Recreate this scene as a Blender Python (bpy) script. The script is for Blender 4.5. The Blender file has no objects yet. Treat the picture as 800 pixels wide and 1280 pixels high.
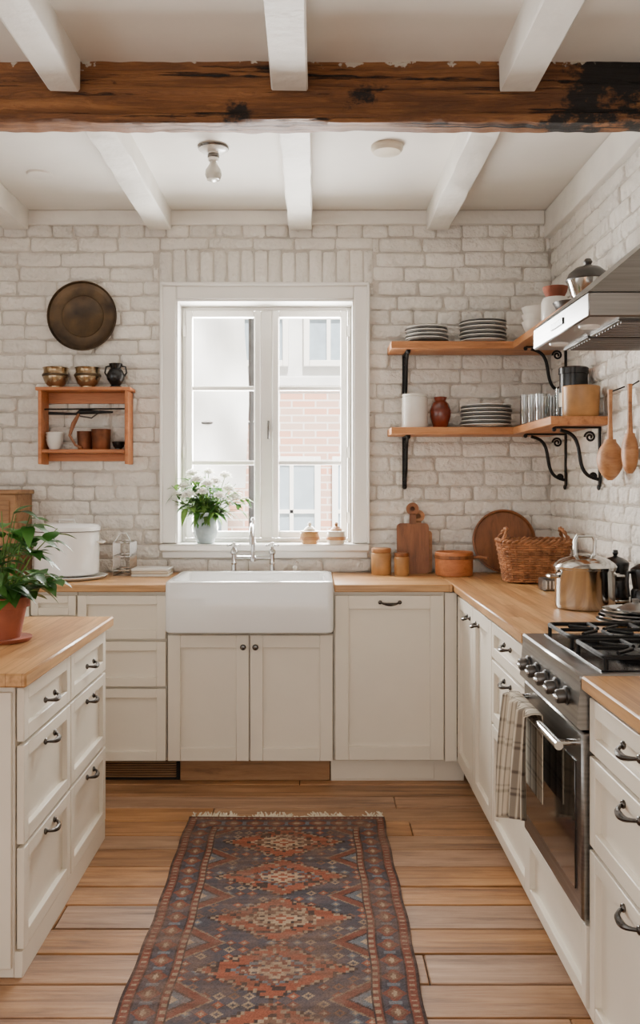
import bpy, math, random
import numpy as np
from mathutils import Vector, Matrix, noise
random.seed(7); np.random.seed(7)
R=random.uniform
PI=math.pi
# ---------------------------------------------------------------- materials
def nt(name):
    m=bpy.data.materials.new(name); m.use_nodes=True
    t=m.node_tree; b=t.nodes['Principled BSDF']; return m,t,b
def srgb(c):
    return tuple(((x/255)/12.92 if x/255<=.04045 else ((x/255+.055)/1.055)**2.4) for x in c)+(1,)
def N(t,k,**kw):
    n=t.nodes.new(k)
    for a,v in kw.items():
        if a in n.inputs: n.inputs[a].default_value=v
        else: setattr(n,a,v)
    return n
def pm(name,col,rough=.5,metal=0,nscale=8,namt=.08,bscale=60,bstr=.0,coat=0,spec=None,stretch=(1,1,1),var=0.0,col2=None,trl=0,bdist=.01):
    m,t,b=nt(name); L=t.links
    tc=N(t,'ShaderNodeTexCoord'); mp=N(t,'ShaderNodeMapping'); mp.inputs['Scale'].default_value=stretch
    L.new(tc.outputs['Object'],mp.inputs['Vector'])
    n=N(t,'ShaderNodeTexNoise',Scale=nscale,Detail=5.0); L.new(mp.outputs[0],n.inputs['Vector'])
    c=srgb(col); mix=N(t,'ShaderNodeMix',data_type='RGBA')
    c2=srgb(col2) if col2 else tuple(max(0,x*(1-namt*2.2)) for x in c[:3])+(1,)
    mix.inputs[6].default_value=c2; mix.inputs[7].default_value=c
    rp=N(t,'ShaderNodeValToRGB'); rp.color_ramp.elements[0].position=.32; rp.color_ramp.elements[1].position=.62
    L.new(n.outputs[0],rp.inputs[0]); L.new(rp.outputs[0],mix.inputs[0])
    out=mix.outputs[2]
    if var:
        at=N(t,'ShaderNodeAttribute',attribute_name='var'); 
        mm=N(t,'ShaderNodeMath',operation='MULTIPLY_ADD'); L.new(at.outputs['Fac'],mm.inputs[0]); mm.inputs[1].default_value=var; mm.inputs[2].default_value=1-var/2
        hs=N(t,'ShaderNodeHueSaturation'); L.new(mm.outputs[0],hs.inputs['Value']); L.new(out,hs.inputs['Color']); out=hs.outputs[0]
    L.new(out,b.inputs['Base Color'])
    b.inputs['Roughness'].default_value=rough; b.inputs['Metallic'].default_value=metal
    if coat: b.inputs['Coat Weight'].default_value=coat; b.inputs['Coat Roughness'].default_value=.1
    if spec is not None: b.inputs['Specular IOR Level'].default_value=spec
    if trl:
        tr=N(t,'ShaderNodeBsdfTranslucent'); L.new(out,tr.inputs[0]); mx=N(t,'ShaderNodeMixShader'); mx.inputs[0].default_value=trl
        L.new(b.outputs[0],mx.inputs[1]); L.new(tr.outputs[0],mx.inputs[2]); L.new(mx.outputs[0],t.nodes['Material Output'].inputs[0])
    if bstr:
        n2=N(t,'ShaderNodeTexNoise',Scale=bscale,Detail=6.0); L.new(mp.outputs[0],n2.inputs['Vector'])
        bp=N(t,'ShaderNodeBump',Strength=bstr,Distance=bdist); L.new(n2.outputs[0],bp.inputs['Height']); L.new(bp.outputs[0],b.inputs['Normal'])
    return m
def wood(name,cols,axis='X',scale=3.0,rough=.5,var=.35,bstr=.15,stretch=9,knots=0,coat=0,sat=0):
    m,t,b=nt(name); L=t.links
    tc=N(t,'ShaderNodeTexCoord'); at=N(t,'ShaderNodeAttribute',attribute_name='var')
    ml=N(t,'ShaderNodeMath',operation='MULTIPLY'); L.new(at.outputs['Fac'],ml.inputs[0]); ml.inputs[1].default_value=37.0
    add=N(t,'ShaderNodeVectorMath',operation='ADD'); L.new(tc.outputs['Object'],add.inputs[0]); L.new(ml.outputs[0],add.inputs[1])
    mp=N(t,'ShaderNodeMapping'); s=[stretch]*3; s['XYZ'.index(axis)]=1; mp.inputs['Scale'].default_value=s
    L.new(add.outputs[0],mp.inputs[0])
    n=N(t,'ShaderNodeTexNoise',Scale=scale,Detail=9.0,Distortion=.5,Roughness=.7); L.new(mp.outputs[0],n.inputs['Vector'])
    rp=N(t,'ShaderNodeValToRGB'); e=rp.color_ramp.elements
    e[0].position=.3; e[0].color=srgb(cols[0]); e[1].position=.72; e[1].color=srgb(cols[-1])
    if len(cols)>2:
        x=e.new(.48); x.color=srgb(cols[1])
    L.new(n.outputs[0],rp.inputs[0]); out=rp.outputs[0]
    mm=N(t,'ShaderNodeMath',operation='MULTIPLY_ADD'); L.new(at.outputs['Fac'],mm.inputs[0]); mm.inputs[1].default_value=var; mm.inputs[2].default_value=1-var/2
    hs=N(t,'ShaderNodeHueSaturation'); L.new(mm.outputs[0],hs.inputs['Value']); L.new(out,hs.inputs['Color']); out=hs.outputs[0]
    if sat:
        f1=N(t,'ShaderNodeMath',operation='MULTIPLY'); L.new(at.outputs['Fac'],f1.inputs[0]); f1.inputs[1].default_value=7.3
        f2=N(t,'ShaderNodeMath',operation='FRACT'); L.new(f1.outputs[0],f2.inputs[0])
        f3=N(t,'ShaderNodeMath',operation='MULTIPLY_ADD'); L.new(f2.outputs[0],f3.inputs[0]); f3.inputs[1].default_value=sat; f3.inputs[2].default_value=1-sat*.5; L.new(f3.outputs[0],hs.inputs['Saturation'])
    if knots:
        v=N(t,'ShaderNodeTexNoise',Scale=knots,Detail=6.0,Roughness=.65); mp2=N(t,'ShaderNodeMapping'); s2=[2.6]*3; s2['XYZ'.index(axis)]=1; mp2.inputs['Scale'].default_value=s2
        L.new(tc.outputs['Object'],mp2.inputs[0]); L.new(mp2.outputs[0],v.inputs['Vector'])
        r2=N(t,'ShaderNodeValToRGB'); r2.color_ramp.elements[0].position=.50; r2.color_ramp.elements[1].position=.74
        r2.color_ramp.elements[1].color=(.6,.6,.6,1); L.new(v.outputs[0],r2.inputs[0])
        mx=N(t,'ShaderNodeMix',data_type='RGBA'); L.new(r2.outputs[0],mx.inputs[0]); L.new(out,mx.inputs[6]); mx.inputs[7].default_value=tuple(x*.75 for x in srgb(cols[0])[:3])+(1,)
        out=mx.outputs[2]
    L.new(out,b.inputs['Base Color']); b.inputs['Roughness'].default_value=rough
    if coat: b.inputs['Coat Weight'].default_value=coat; b.inputs['Coat Roughness'].default_value=.25
    bp=N(t,'ShaderNodeBump',Strength=bstr,Distance=.01); L.new(n.outputs[0],bp.inputs['Height']); L.new(bp.outputs[0],b.inputs['Normal'])
    return m
def butcher(name,rot):
    m,t,b=nt(name); L=t.links
    tc=N(t,'ShaderNodeTexCoord'); mp=N(t,'ShaderNodeMapping'); mp.inputs['Rotation'].default_value=(0,0,rot)
    L.new(tc.outputs['Object'],mp.inputs[0])
    br=N(t,'ShaderNodeTexBrick',Scale=1.0); br.inputs['Brick Width'].default_value=.62; br.inputs['Row Height'].default_value=.045
    br.inputs['Mortar Size'].default_value=.0007; br.inputs['Color1'].default_value=srgb((210,164,110)); br.inputs['Color2'].default_value=srgb((178,128,78)); br.inputs['Mortar'].default_value=srgb((124,84,48))
    L.new(mp.outputs[0],br.inputs['Vector'])
    mp2=N(t,'ShaderNodeMapping'); mp2.inputs['Scale'].default_value=(1.5,22,22); L.new(mp.outputs[0],mp2.inputs[0])
    n=N(t,'ShaderNodeTexNoise',Scale=3.0,Detail=7.0); L.new(mp2.outputs[0],n.inputs['Vector'])
    rp=N(t,'ShaderNodeValToRGB'); rp.color_ramp.elements[0].position=.3; rp.color_ramp.elements[0].color=(.56,.50,.43,1); rp.color_ramp.elements[1].position=.62
    L.new(n.outputs[0],rp.inputs[0])
    mx=N(t,'ShaderNodeMix',data_type='RGBA',blend_type='MULTIPLY'); mx.inputs[0].default_value=.85; L.new(br.outputs[0],mx.inputs[6]); L.new(rp.outputs[0],mx.inputs[7])
    L.new(mx.outputs[2],b.inputs['Base Color']); b.inputs['Roughness'].default_value=.34
    return m
def glassy(name,tint=(1,1,1),gl=.12):
    m,t,b=nt(name); L=t.links; t.nodes.remove(b); o=t.nodes['Material Output']
    tr=N(t,'ShaderNodeBsdfTransparent'); tr.inputs[0].default_value=tint+(1,)
    g=N(t,'ShaderNodeBsdfGlossy',Roughness=.05); fr=N(t,'ShaderNodeLayerWeight',Blend=.35)
    ml=N(t,'ShaderNodeMath',operation='MULTIPLY_ADD'); L.new(fr.outputs['Facing'],ml.inputs[0]); ml.inputs[1].default_value=gl*4; ml.inputs[2].default_value=gl*.4; ml.use_clamp=True
    mx=N(t,'ShaderNodeMixShader'); L.new(ml.outputs[0],mx.inputs[0]); L.new(tr.outputs[0],mx.inputs[1]); L.new(g.outputs[0],mx.inputs[2]); L.new(mx.outputs[0],o.inputs[0])
    return m
def attrcol(name,rough=.9,bscale=500,bstr=.3):
    m,t,b=nt(name); L=t.links
    a=N(t,'ShaderNodeAttribute',attribute_name='Col'); L.new(a.outputs['Color'],b.inputs['Base Color'])
    b.inputs['Roughness'].default_value=rough; b.inputs['Specular IOR Level'].default_value=.1
    n=N(t,'ShaderNodeTexNoise',Scale=bscale,Detail=2.0); bp=N(t,'ShaderNodeBump',Strength=bstr,Distance=.004)
    tc=N(t,'ShaderNodeTexCoord'); L.new(tc.outputs['Object'],n.inputs['Vector'])
    L.new(n.outputs[0],bp.inputs['Height']); L.new(bp.outputs[0],b.inputs['Normal'])
    return m

M_brick=pm('painted_brick',(237,232,223),.8,0,2.6,.07,24,1.0,var=.14,bdist=.028)
M_mortar=pm('painted_mortar',(204,196,185),.9,0,5,.12,40,1.0,bdist=.014)
M_ceil=pm('ceiling_paint',(228,223,215),.8,0,2,.05,20,.1)
M_joist=pm('joist_paint',(234,230,222),.6,0,4,.06,25,.4)
M_cab=pm('cabinet_paint',(232,223,207),.42,0,3,.03,90,.04)
M_trim=pm('white_trim',(239,236,230),.4,0,4,.03,40,.08)
M_floor=wood('floor_planks',[(98,66,44),(160,118,82),(196,154,114)],'X',1.6,.48,.30,.35,15,knots=1.7,coat=.04,sat=.30)
M_gap=pm('floor_gap',(30,21,15),.9)
M_btX=butcher('butcher_block_long',0); M_btY=butcher('butcher_block_cross',PI/2)
M_shelf=wood('shelf_wood',[(132,82,44),(176,118,70),(200,142,92)],'X',3,.5,.2)
M_shelfY=wood('shelf_wood_cross',[(132,82,44),(176,118,70),(200,142,92)],'Y',3,.5,.2)
M_box=wood('orange_pine',[(142,82,42),(180,110,62),(198,130,80)],'X',3,.5,.2)
M_walnut=wood('dark_wood',[(84,48,24),(130,80,44),(156,100,60)],'Z',3,.45,.3)
M_wood=wood('mid_wood',[(140,92,52),(176,122,76),(196,146,98)],'X',4,.5,.3)
M_steel=pm('brushed_steel',(150,149,147),.3,1,3,.12,4,.0,stretch=(1,1,40))
M_steelp=pm('polished_steel',(196,194,190),.12,1,3,.04)
M_steeld=pm('dark_steel',(104,102,100),.35,1,6,.15)
M_chrome=pm('chrome',(205,205,205),.08,1,3,.03)
M_pewter=pm('pewter',(104,100,96),.25,1,30,.2)
M_iron=pm('black_iron',(24,23,23),.5,.5,20,.3,60,.2)
M_black=pm('black_enamel',(18,18,20),.25)
M_glassblk=pm('oven_glass',(24,22,22),.06,0,2,.1,coat=1)
M_porc=pm('porcelain',(243,243,241),.12,0,3,.02,coat=.6)
M_white=pm('white_ceramic',(230,227,220),.3,0,8,.04,coat=.3)
M_creamc=pm('cream_ceramic',(212,200,180),.35,0,8,.1)
M_dplate=pm('grey_ceramic',(100,100,98),.35,0,20,.2)
M_terra=pm('terracotta',(160,86,58),.75,0,10,.2,80,.2,var=.1)
M_redc=pm('red_glaze',(128,50,28),.25,0,12,.25,coat=.4)
M_tan=pm('tan_glaze',(196,146,90),.35,0,10,.2)
M_bronze=pm('aged_bronze',(96,76,52),.4,.6,7,.4,30,.2,col2=(42,34,27))
M_brass=pm('brass_silver',(190,172,142),.22,.9,14,.25,col2=(140,114,80))
M_copper=pm('copper_brown',(140,84,54),.35,.5,12,.3)
M_leaf=pm('leaf_green',(74,124,50),.4,0,10,.3,var=.7,col2=(40,84,30),trl=.25)
M_leafl=pm('leaf_light',(116,156,72),.45,0,10,.3,var=.5,trl=.35)
M_petal=pm('white_petal',(253,252,246),.6,0,10,.02,var=.05,trl=.5)
M_soil=pm('soil',(40,28,20),.95,0,60,.4,90,1)
M_wick=pm('wicker',(180,122,78),.6,0,30,.35,80,.3,var=.45,col2=(128,80,46))
M_vase=pm('vase_glaze',(160,174,176),.2,0,14,.2,coat=.4)
M_fringe=pm('fringe',(232,224,206),.9,0,40,.1)
M_glass=glassy('window_glass',(.97,.98,.98),.08)
M_cup=glassy('drinking_glass',(.86,.88,.88),.28)
M_bulb=pm('bulb_glass',(186,182,170),.1,.0,4,.1,coat=1)
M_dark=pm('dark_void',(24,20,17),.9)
M_plinthw=wood('plinth_wood',[(108,76,48),(150,110,72),(170,130,90)],'X',3,.6,.2)
# ---------------------------------------------------------------- mesh builder
COL=bpy.context.scene.collection
class MB:
    def __init__(s,name): s.name=name; s.v=[]; s.f=[]; s.mi=[]; s.va=[]; s.mats=[]
    def add(s,vs,fs,mat,var=None,M=None):
        if mat not in s.mats: s.mats.append(mat)
        k=s.mats.index(mat); o=len(s.v)
        if var is None: var=random.random()
        if M is not None: vs=[M@Vector(p) for p in vs]
        s.v+= [tuple(p) for p in vs]
        for f in fs: s.f.append([i+o for i in f]); s.mi.append(k); s.va.append(var)
    def box(s,x0,x1,y0,y1,z0,z1,mat,b=.002,var=None,M=None):
        c=((x0+x1)/2,(y0+y1)/2,(z0+z1)/2); h=(abs(x1-x0)/2,abs(y1-y0)/2,abs(z1-z0)/2)
        b=min(b,min(h)*.49)
        vs=[];ix={}
        for sx in(-1,1):
            for sy in(-1,1):
                for sz in(-1,1):
                    sg=(sx,sy,sz)
                    for a in range(3):
                        p=[c[i]+sg[i]*(h[i] if i==a else h[i]-b) for i in range(3)]
                        ix[sg+(a,)]=len(vs); vs.append(p)
        fs=[]
        for a in range(3):
            o=[i for i in range(3) if i!=a]
            for sg in(-1,1):
                f=[]
                for (p,q) in((-1,-1),(1,-1),(1,1),(-1,1)):
                    t=[0,0,0]; t[a]=sg; t[o[0]]=p; t[o[1]]=q; f.append(ix[tuple(t)+(a,)])
                fs.append(f)
            for p in(-1,1):
                for q in(-1,1):
                    t0=[0,0,0];t0[o[0]]=p;t0[o[1]]=q; t0[a]=-1; t1=list(t0); t1[a]=1
                    fs.append([ix[tuple(t0)+(o[0],)],ix[tuple(t1)+(o[0],)],ix[tuple(t1)+(o[1],)],ix[tuple(t0)+(o[1],)]])
        for sx in(-1,1):
            for sy in(-1,1):
                for sz in(-1,1): fs.append([ix[(sx,sy,sz,a)] for a in range(3)])
        s.add(vs,fs,mat,var,M)
    def loft(s,loops,mat,cap0=True,cap1=True,closed=True,var=None,M=None):
        n=len(loops[0]); vs=[p for l in loops for p in l]; fs=[]
        for i in range(len(loops)-1):
            for j in range(n if closed else n-1):
                k=(j+1)%n; fs.append([i*n+j,i*n+k,(i+1)*n+k,(i+1)*n+j])
        if cap0: fs.append(list(range(n))[::-1])
        if cap1: fs.append([(len(loops)-1)*n+j for j in range(n)])
        s.add(vs,fs,mat,var,M)
    def lathe(s,prof,c,mat,seg=32,M=None,var=None,sx=1,sy=1):
        loops=[]
        for r,z in prof:
            r=max(r,.0004); loops.append([(c[0]+r*sx*math.cos(2*PI*j/seg),c[1]+r*sy*math.sin(2*PI*j/seg),c[2]+z) for j in range(seg)])
        s.loft(loops,mat,True,True,True,var,M)
    def tube(s,pts,r,mat,seg=8,closed=False,var=None,M=None):
        pts=[Vector(p) for p in pts]; n=len(pts)
        rs=r if isinstance(r,(list,tuple)) else [r]*n
        up=None; loops=[]
        for i,p in enumerate(pts):
            if closed: d=pts[(i+1)%n]-pts[i-1]
            else: d=pts[min(i+1,n-1)]-pts[max(i-1,0)]
            if d.length<1e-9: d=Vector((0,0,1))
            d.normalize()
            if up is None:
                up=Vector((0,0,1)) if abs(d.z)<.9 else Vector((1,0,0))
            u=(up-d*up.dot(d)); 
            if u.length<1e-5: u=d.orthogonal()
            u.normalize(); w=d.cross(u); up=u
            loops.append([p+u*rs[i]*math.cos(2*PI*j/seg)+w*rs[i]*math.sin(2*PI*j/seg) for j in range(seg)])
        if closed: loops.append(loops[0])
        s.loft(loops,mat,not closed,not closed,True,var,M)
    def sphere(s,c,r,mat,seg=16,sx=1,sy=1,sz=1,M=None):
        prof=[(r*math.sin(PI*i/10),-r*sz*math.cos(PI*i/10)) for i in range(11)]
        s.lathe(prof,c,mat,seg,M,None,sx,sy)
    def finish(s,room=False,recalc=True,sharp=38):
        me=bpy.data.meshes.new(s.name)
        v=np.array(s.v)
        if room: c=Vector((0,0,0))
        else:
            mn=v.min(0); mx=v.max(0); c=Vector(((mn[0]+mx[0])/2,(mn[1]+mx[1])/2,mn[2]))
        v=v-np.array(c)
        me.from_pydata([tuple(p) for p in v],[],s.f)
        for m in s.mats: me.materials.append(m)
        me.polygons.foreach_set('material_index',s.mi)
        me.polygons.foreach_set('use_smooth',[True]*len(s.f))
        a=me.attributes.new('var','FLOAT','FACE'); a.data.foreach_set('value',s.va)
        if recalc:
            import bmesh
            bm=bmesh.new(); bm.from_mesh(me); bmesh.ops.recalc_face_normals(bm,faces=bm.faces); bm.to_mesh(me); bm.free()
        me.set_sharp_from_angle(angle=math.radians(sharp)); me.update()
        o=bpy.data.objects.new(s.name,me); o.location=c; COL.objects.link(o); return o
def rrect(x0,x1,y0,y1,r,z,n=5):
    out=[]
    for cx,cy,a0 in((x1-r,y1-r,0),(x0+r,y1-r,PI/2),(x0+r,y0+r,PI),(x1-r,y0+r,1.5*PI)):
        for i in range(n+1):
            a=a0+PI/2*i/n; out.append((cx+r*math.cos(a),cy+r*math.sin(a),z))
    return out
def gridobj(name,nu,nv,pos,col,mat,solid=0):
    vs=[];cs=[]
    for j in range(nv+1):
        for i in range(nu+1):
            u=i/nu;v=j/nv; vs.append(pos(u,v)); cs.append(col(u,v))
    v=np.array(vs); c=(v.min(0)+v.max(0))/2; v=v-c
    fs=[[j*(nu+1)+i,j*(nu+1)+i+1,(j+1)*(nu+1)+i+1,(j+1)*(nu+1)+i] for j in range(nv) for i in range(nu)]
    me=bpy.data.meshes.new(name); me.from_pydata([tuple(p) for p in v],[],fs)
    a=me.attributes.new('Col','FLOAT_COLOR','POINT'); a.data.foreach_set('color',np.array(cs,dtype=np.float32).ravel())
    me.polygons.foreach_set('use_smooth',[True]*len(fs)); me.materials.append(mat); me.update()
    o=bpy.data.objects.new(name,me); o.location=c; COL.objects.link(o)
    if solid:
        md=o.modifiers.new('thick','SOLIDIFY'); md.thickness=solid; md.offset=0
    return o
# ---------------------------------------------------------------- room constants
YB=4.70; XR=1.25; XL=-2.6; ZC=2.81; YF=-3.0
WX0,WX1,WZ0,WZ1=-.72,.215,1.03,2.346      # window hole
# bricks
def bricks(mb,u0,u1,v0,v1,excl,M,sold=None):
    rh=.0765; L=.236; g=.010; row=0; v=v0
    def one(a,b,c,d):
        if b-a<.02 or d-c<.014: return
        dep=.006+R(0,.009); ch=min(.014,(b-a)*.2,(d-c)*.22)
        tl=R(-.004,.004); tv=R(-.004,.004)
        def ring(ins,w,wob):
            a_,b_,c_,d_=a+ins,b-ins,c+ins,d-ins
            pts=[(a_+ch*.6,c_),(a_+(b_-a_)*.33,c_),(a_+(b_-a_)*.66,c_),(b_-ch*.6,c_),(b_,c_+ch*.6),(b_,d_-ch*.6),(b_-ch*.6,d_),(a_+(b_-a_)*.66,d_),(a_+(b_-a_)*.33,d_),(a_+ch*.6,d_),(a_,d_-ch*.6),(a_,c_+ch*.6)]
            return [(x+R(-wob,wob),y+R(-wob,wob),w+R(-wob,wob)*.7+(tl*((x-a)/(b-a)-.5)+tv*((y-c)/(d-c)-.5) if w>0 else 0)) for x,y in pts]
        ls=[ring(-.0035,-.004,.0018),ring(.0005,dep*.45,.0034),ring(.005,dep*.9,.0030),ring(.017,dep*1.04,.0022)]
        cv=[((a+b)/2+(b-a)*.2*R(-1,1),(c+d)/2,dep*1.05+R(-.001,.002))]
        vs=[p for l in ls for p in l]+cv; n=12; fs=[]
        for k in range(3):
            for i in range(n):
                q=(i+1)%n; fs.append([k*n+i,k*n+q,(k+1)*n+q,(k+1)*n+i])
        for i in range(n): fs.append([3*n+i,3*n+(i+1)%n,4*n+0])
        mb.add(vs,fs,M_brick,None,M)
    while v<v1-.02:
        vt=min(v+rh-g,v1); u=u0-(row%2)*L/2+R(-.03,.03)
        while u<u1:
            l=L+R(-.03,.03)
            if row%6==5 or random.random()<.10: l=R(.11,.14)
            a=max(u,u0);b=min(u+l-g,u1)
            segs=[(a,b)] if b>a else []; extra=[]
            for (ea,eb,ec,ed) in excl:
                if vt>ec and v<ed:
                    ns=[]
                    for (p,q) in segs:
                        if q<=ea or p>=eb: ns.append((p,q))
                        else:
                            if p<ea: ns.append((p,ea-.004))
                            if q>eb: ns.append((eb+.004,q))
                            if vt>ed+.02: extra.append((max(p,ea),min(q,eb),ed+.003,vt))
                            if v<ec-.02: extra.append((max(p,ea),min(q,eb),v,ec-.003))
                    segs=ns
            dv=R(-.0035,.0035)
            for p,q in segs: one(p,q,v+dv,vt+dv)
            for e_ in extra: one(*e_)
            u+=l
        v+=rh; row+=1
    if sold:
        a,b,c,d=sold; u=a
        while u<b-.03:
            w=.0715; one(u,min(u+w-.011,b),c+R(-.004,.004),d+R(-.008,.008)); u+=w
wb=MB('wall_back')
wb.box(XL-.2,WX0,YB,YB+.28,0,ZC,M_mortar,0); wb.box(WX1,XR+.2,YB,YB+.28,0,ZC,M_mortar,0)
wb.box(WX0,WX1,YB,YB+.28,0,WZ0,M_mortar,0); wb.box(WX0,WX1,YB,YB+.28,WZ1,ZC,M_mortar,0)
Mb=Matrix(((1,0,0,0),(0,0,-1,YB),(0,1,0,0),(0,0,0,1)))
bricks(wb,XL,XR,.0,2.74,[(-.79,.28,1.0,2.415),(-.81,.31,2.4151,2.61)],Mb,sold=(-.806,.31,2.43,2.60))
wb.finish(True,False,60)
wr=MB('wall_right')
wr.box(XR,XR+.2,YF,YB+.28,0,ZC,M_mortar,0)
Mr=Matrix(((0,0,-1,XR),(1,0,0,0),(0,1,0,0),(0,0,0,1)))
bricks(wr,.0,YB-.006,.0,ZC,[],Mr)
wr.finish(True,False,60)
wl=MB('wall_left')
wl.box(XL-.2,XL,YF,.4,0,ZC,M_ceil,0); wl.box(XL-.2,XL,3.4,YB,0,ZC,M_ceil,0)
wl.box(XL-.2,XL,.4,3.4,0,.95,M_ceil,0); wl.box(XL-.2,XL,.4,3.4,2.45,ZC,M_ceil,0); wl.finish(True)
ce=MB('ceiling'); ce.box(XL-.2,XR+.2,YF,YB+.28,ZC,ZC+.2,M_ceil,0); ce.finish(True)
# floor planks
fl=MB('floor'); fl.box(XL-.2,XR+.2,YF,YB+.28,-.12,-.012,M_gap,0)
y=YF
while y<YB:
    w=.148+R(-.014,.014); x=XL-R(0,2.5)
    while x<XR:
        l=R(2.2,4.0); a=max(x,XL); b=min(x+l,XR)
        if b-a>.02:
            dz=R(-.0015,.0015); fl.box(a+.0015,b-.0015,y+.003,y+w-.003,-.013,dz,M_floor,.004)
        x+=l
    y+=w
fl.finish(True)
# joists, plates
def joist(name,x0,x1,y0,y1,z0=2.705,z1=ZC):
    m=MB(name); n=14; loops=[]
    for i in range(n+1):
        y=y0+(y1-y0)*i/n; j=lambda: R(-.003,.003); b=.006
        loops.append([(x0+j(),y,z1),(x0+j(),y,z0+b),(x0+b+j(),y,z0+j()),(x1-b+j(),y,z0+j()),(x1+j(),y,z0+b),(x1+j(),y,z1)])
    m.loft(loops,M_joist); return m.finish()
for a,b in((-.13,-.008),(-.862,-.743),(.587,.707),(-1.61,-1.486),(-2.36,-2.24)): joist('ceiling_joist',a,b,3.142,YB-.034)
for a,b in((-.141,-.019),(-.894,-.785),(.625,.748),(-1.66,-1.54),(-2.42,-2.3)): joist('ceiling_joist',a,b,YF,3.02)
t=MB('trim_1'); t.box(XL,XR-.045,YB-.032,YB-.001,2.735,ZC-.001,M_joist,.004); t.finish()
t=MB('trim_2'); t.box(XR-.042,XR-.001,YF,3.02,2.665,ZC-.001,M_joist,.004); t.box(XR-.042,XR-.001,3.15,YB-.002,2.665,ZC-.001,M_joist,.004); t.finish()
# brown beam material
def beam_mat():
    m,t,b=nt('old_oak_beam'); L=t.links
    tc=N(t,'ShaderNodeTexCoord')
    def mapn(sc,scale,det,rough=.6,dist=0):
        mp=N(t,'ShaderNodeMapping'); mp.inputs['Scale'].default_value=sc; L.new(tc.outputs['Object'],mp.inputs[0])
        n=N(t,'ShaderNodeTexNoise',Scale=scale,Detail=det,Distortion=dist,Roughness=rough); L.new(mp.outputs[0],n.inputs['Vector']); return n.outputs[0]
    def ramp(src,p0,p1,c0=(0,0,0,1),c1=(1,1,1,1),mid=None):
        rp=N(t,'ShaderNodeValToRGB'); e=rp.color_ramp.elements; e[0].position=p0;e[0].color=c0;e[1].position=p1;e[1].color=c1
        if mid: x=e.new(mid[0]); x.color=mid[1]
        L.new(src,rp.inputs[0]); return rp.outputs[0]
    def mixc(f,a,bc):
        mx=N(t,'ShaderNodeMix',data_type='RGBA'); L.new(f,mx.inputs[0]); L.new(a,mx.inputs[6]); mx.inputs[7].default_value=bc; return mx.outputs[2]
    grain=mapn((1,16,16),1.8,12.0,.75,.8)
    c=ramp(grain,.32,.68,srgb((78,47,25)),srgb((172,118,68)),(.5,srgb((132,84,46))))
    big=mapn((1,1,3),1.5,5.0,.65); c=mixc(ramp(big,.46,.76,(0,0,0,1),(.6,.6,.6,1)),c,srgb((68,42,25)))
    cr=mapn((.7,26,26),1.6,6.0,.6,.4); crk=ramp(cr,.59,.65); c=mixc(crk,c,srgb((26,17,11)))
    n2=mapn((1.3,1,1.8),2.9,8.0,.7)
    sx=N(t,'ShaderNodeSeparateXYZ'); L.new(tc.outputs['Object'],sx.inputs[0])
    mr=N(t,'ShaderNodeMapRange'); mr.inputs['From Min'].default_value=1.30; mr.inputs['From Max'].default_value=1.62; mr.inputs['To Max'].default_value=.19; L.new(sx.outputs['X'],mr.inputs[0])
    ad=N(t,'ShaderNodeMath',operation='ADD'); L.new(n2,ad.inputs[0]); L.new(mr.outputs[0],ad.inputs[1])
    c=mixc(ramp(ad.outputs[0],.60,.66),c,srgb((24,18,15)))
    n3=mapn((1,1,1),14,4.0); mz=N(t,'ShaderNodeMapRange'); mz.inputs['From Min'].default_value=.175; mz.inputs['From Max'].default_value=.21; mz.inputs['To Max'].default_value=.14; L.new(sx.outputs['Z'],mz.inputs[0])
    a3=N(t,'ShaderNodeMath',operation='ADD'); L.new(n3,a3.inputs[0]); L.new(mz.outputs[0],a3.inputs[1]); c=mixc(ramp(a3.outputs[0],.72,.75),c,srgb((206,198,184)))
    L.new(c,b.inputs['Base Color']); b.inputs['Roughness'].default_value=.6
    bp=N(t,'ShaderNodeBump',Strength=.8,Distance=.025); L.new(grain,bp.inputs['Height'])
    b2=N(t,'ShaderNodeBump',Strength=1,Distance=.015,invert=True); L.new(crk,b2.inputs['Height']); L.new(bp.outputs[0],b2.inputs['Normal']); L.new(b2.outputs[0],b.inputs['Normal'])
    return m
bm_=MB('timber_beam'); loops=[]; nsec=300
for i in range(nsec+1):
    x=XL+(XR-.002-XL)*i/nsec; loop=[]
    for k,(yy,zz) in enumerate([(3.035,ZC),(3.031,2.775),(3.036,2.74),(3.032,2.70),(3.037,2.665),(3.036,2.632),(3.020,2.628),(3.020,2.612),(3.030,2.604),(3.09,2.602),(3.125,2.606),(3.138,2.63),(3.138,2.72),(3.138,ZC)]):
        nn=noise.noise(Vector((x*3,k*1.3,0)))*.009+noise.noise(Vector((x*16,k*2.3,5)))*.0055
        loop.append((x,yy+(nn if k<10 else 0),zz+(nn*1.0 if 0<k<13 else 0)))
    loops.append(loop)
bm_.loft(loops,beam_mat()); bm_.finish(sharp=50)
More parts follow.
